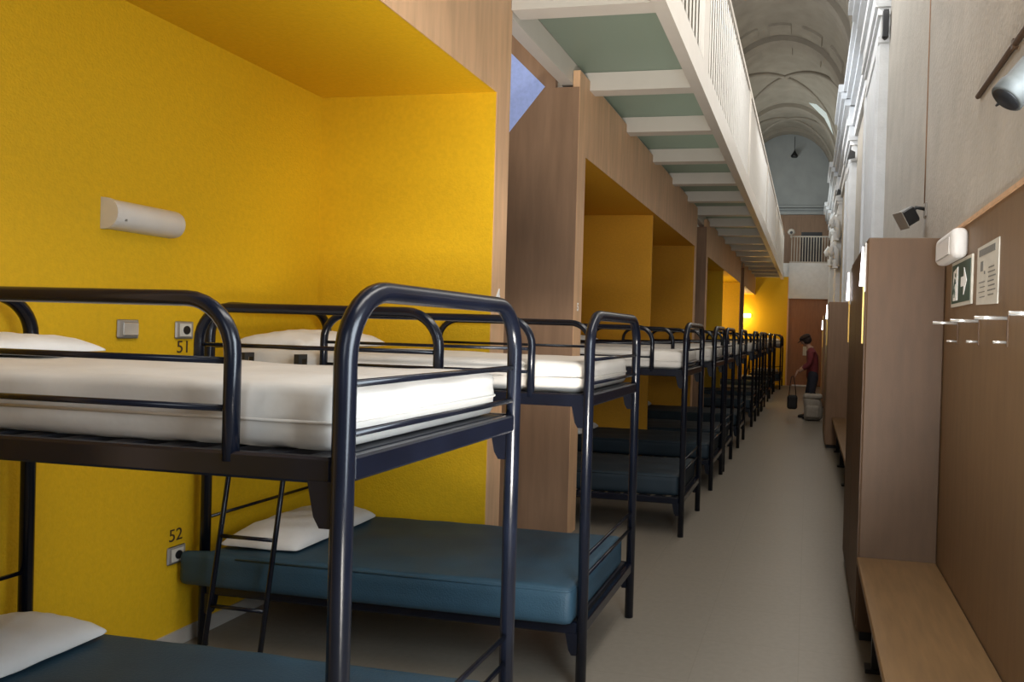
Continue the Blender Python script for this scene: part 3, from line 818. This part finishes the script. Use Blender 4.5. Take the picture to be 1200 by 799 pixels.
    # clothing
    J = [(.035, 0, .74, (.15, .13)), (.04, 0, 1.05, (.145, .125)), (.03, 0, 1.22, (.17, .135)), (-.01, 0, 1.36, (.135, .105)), (-.035, 0, 1.415, .07),
         (-.0, -.17, 1.33, .075), (-.02, -.215, 1.09, .06), (-.16, -.195, .985, .05),
         (-.0, .17, 1.33, .075), (-.02, .215, 1.09, .06), (-.15, .195, 1.0, .05)]
    skin('jersey', J, [(0, 1), (1, 2), (2, 3), (3, 4), (3, 5), (5, 6), (6, 7), (3, 8), (8, 9), (9, 10)], 'maroon', t)
    L = [(.035, 0, 1.0, (.135, .115)), (.04, 0, .86, (.14, .125)), (.05, -.09, .78, .108), (.02, -.10, .47, .08), (.07, -.10, .12, .062), (.05, .09, .78, .108), (-.03, .10, .47, .08), (-.02, .10, .12, .062)]
    skin('trousers', L, [(0, 1), (1, 2), (2, 3), (3, 4), (1, 5), (5, 6), (6, 7)], 'navy_cloth', t)
    for (x, y) in ((.0, -.105), (-.085, .105)):
        sh = MB().soft(.28, .10, .085, .035, 12, 6, 4, lambda p: (p.x, p.y, p.z * (.62 + .5 * min(1, p.x / .20))))
        sh.build('shoe', 'bag_black', t, loc=(x - .14, y - .05, 0))
    # hands with five fingers each
    for (hx, hy, hz, s) in ((-.245, -.185, .915, 1), (-.235, .185, .935, -1)):
        HV = [(0, 0, .02, .026), (-.03, 0, -.02, (.034, .02)), (-.045, 0, -.05, (.034, .018))]
        HE = [(0, 1), (1, 2)]
        h = skin('hand', HV, HE, 'skin', t, 2, 0, (hx, hy, hz))
        for q in range(4):
            y0 = (-.027 + .018 * q); ln = (.05, .06, .056, .042)[q]
            skin('finger', [(-.04, y0, -.045, .009), (-.052, y0, -.045 - ln * .6, .008), (-.040, y0, -.045 - ln, .007)], [(0, 1), (1, 2)], 'skin', h, 1)
        skin('finger', [(-.02, -.02 * s, -.02, .010), (-.03, -.05 * s, -.04, .009), (-.04, -.055 * s, -.068, .008)], [(0, 1), (1, 2)], 'skin', h, 1)
person()
# bags
b = thing('shoulder_bag', 'black bag hanging from the hand of the person in maroon', 'bag', (-.275, 15.40, .19))
MB().soft(.20, .13, .28, .05, 10, 8, 12, lambda p: (p.x, p.y, p.z)).build('body', 'bag_black', b, loc=(-.10, -.065, 0))
MB().tube([(-.07, 0, .26), (-.05, 0, .50), (-.03, 0, .635), (.0, 0, .655), (.02, 0, .60), (.05, 0, .45), (.07, 0, .26)], .009, 6).build('strap', 'bag_black', b)
b = thing('backpack', 'greyish pack on the floor at the feet of the person in maroon', 'bag', (.12, 15.28, 0))
MB().soft(.36, .24, .50, .09, 12, 10, 14, lambda p: (p.x + .02 * math.sin(p.z * 9), p.y, p.z * (1 - .12 * (p.x / .36)))).build('body', 'bag_grey', b, loc=(-.18, -.12, 0))
MB().soft(.26, .10, .24, .04, 10, 6, 10).build('pocket', 'bag_grey', b, loc=(-.13, -.19, .06))
MB().soft(.36, .26, .10, .045, 10, 8, 6).build('lid', 'bag_grey', b, loc=(-.18, -.13, .42))
MB().tube([(-.05, 0, .50), (-.03, 0, .56), (.03, 0, .56), (.05, 0, .49)], .012, 6).build('handle', 'bag_black', b)

# ================================================================== LIGHT
def area(name, loc, target, sx, sy, power, col=(1, 1, 1), spread=PI):
    l = bpy.data.lights.new(name, 'AREA'); l.shape = 'RECTANGLE'; l.size = sx; l.size_y = sy; l.energy = power; l.color = col; l.spread = spread
    o = bpy.data.objects.new(name, l); COL.objects.link(o); o.location = loc
    o.rotation_euler = (Vector(target) - Vector(loc)).to_track_quat('-Z', 'Y').to_euler()
    o['kind'] = 'helper'
    return o
def point(name, loc, power, col, r=.08):
    l = bpy.data.lights.new(name, 'POINT'); l.energy = power; l.color = col; l.shadow_soft_size = r
    o = bpy.data.objects.new(name, l); COL.objects.link(o); o.location = loc; o['kind'] = 'helper'; return o
DAY = (.86, .93, 1.0)
area('daylight_near_window', (.35, -2.4, 2.9), (-1.5, 3.6, .6), 1.4, 2.4, 48, DAY)
area('daylight_walk_side', (.45, 3.2, 5.0), (-2.4, 3.6, 1.4), 5.5, .9, 165, (1, .96, .90))
area('daylight_walk_side_mid', (.40, 10.5, 5.0), (-1.9, 10.5, 2.4), 6.0, .7, 28, (1, .94, .86))
area('daylight_side_window', (.64, 1.25, 1.45), (-1.3, 2.4, .7), 1.1, 2.1, 120, (.80, .91, 1.0))  # unseen fill added beside the view to brighten the aisle faces of the bunks
area('floor_bounce', (.0, 1.1, .25), (-1.3, 5.6, 3.7), .7, .7, 38, (1, .94, .85), math.radians(75))  # unseen lamp added low down to brighten the catwalk undersides
area('daylight_clerestory', (-1.7, 6.5, 5.3), (.69, 6.5, 4.4), 5.0, .7, 130, DAY)
area('daylight_clerestory_mid', (-1.6, 13.0, 5.4), (.5, 14, 5.5), 5.0, .7, 90, DAY)
area('daylight_clerestory_far', (-1.6, 22.5, 5.4), (.3, 23, 6.5), 5.0, .7, 90, (.88, .95, .95))
area('nave_uplight', (-.6, 14, 5.5), (-.6, 14, 9), 1.2, 16, 60, (1, .96, .88))
area('nave_downlight', (-.1, 15, 5.45), (-.1, 15, 0), .8, 20, 90, (1, .90, .76))  # unseen overhead fill added for ambient light along the aisle
point('lamp_end_wall', (-2.3, 25.6, 2.25), 42, (1, .82, .45))
point('lamp_mid_alcove', (-2.75, 18.6, 2.1), 45, (1, .84, .48))
point('strip_glow', (.20, 4.0, 1.95), .6, (1, .9, .8), .05)
w = bpy.data.worlds.new('World'); bpy.context.scene.world = w; w.use_nodes = True
w.node_tree.nodes['Background'].inputs['Color'].default_value = (.75, .85, 1, 1)
w.node_tree.nodes['Background'].inputs['Strength'].default_value = .4

# ================================================================== CAMERA
yaw, pitch, roll = map(math.radians, (11.271, -.55, -1.676))
c, s = math.cos(yaw), math.sin(yaw)
F = Vector((-s * math.cos(pitch), c * math.cos(pitch), math.sin(pitch))); r0 = Vector((c, s, 0)); d0 = F.cross(r0)
c, s = math.cos(roll), math.sin(roll)
Rr = c * r0 + s * d0; Dn = -s * r0 + c * d0
cam = bpy.data.cameras.new('camera'); co = bpy.data.objects.new('camera', cam); COL.objects.link(co)
mw = Matrix(((Rr.x, -Dn.x, -F.x, 0), (Rr.y, -Dn.y, -F.y, 0), (Rr.z, -Dn.z, -F.z, 1.60), (0, 0, 0, 1)))
co.matrix_world = mw
cam.sensor_width = 36; cam.sensor_fit = 'HORIZONTAL'; cam.lens = 36 * 900 / 1200
cam.shift_x = -(767.85 - 600) / 1200; cam.shift_y = 0
cam.clip_start = .02; cam.clip_end = 200
sc = bpy.context.scene; sc.camera = co
sc.view_settings.view_transform = 'Standard'; sc.view_settings.look = 'None'; sc.view_settings.exposure = 0; sc.view_settings.gamma = 1
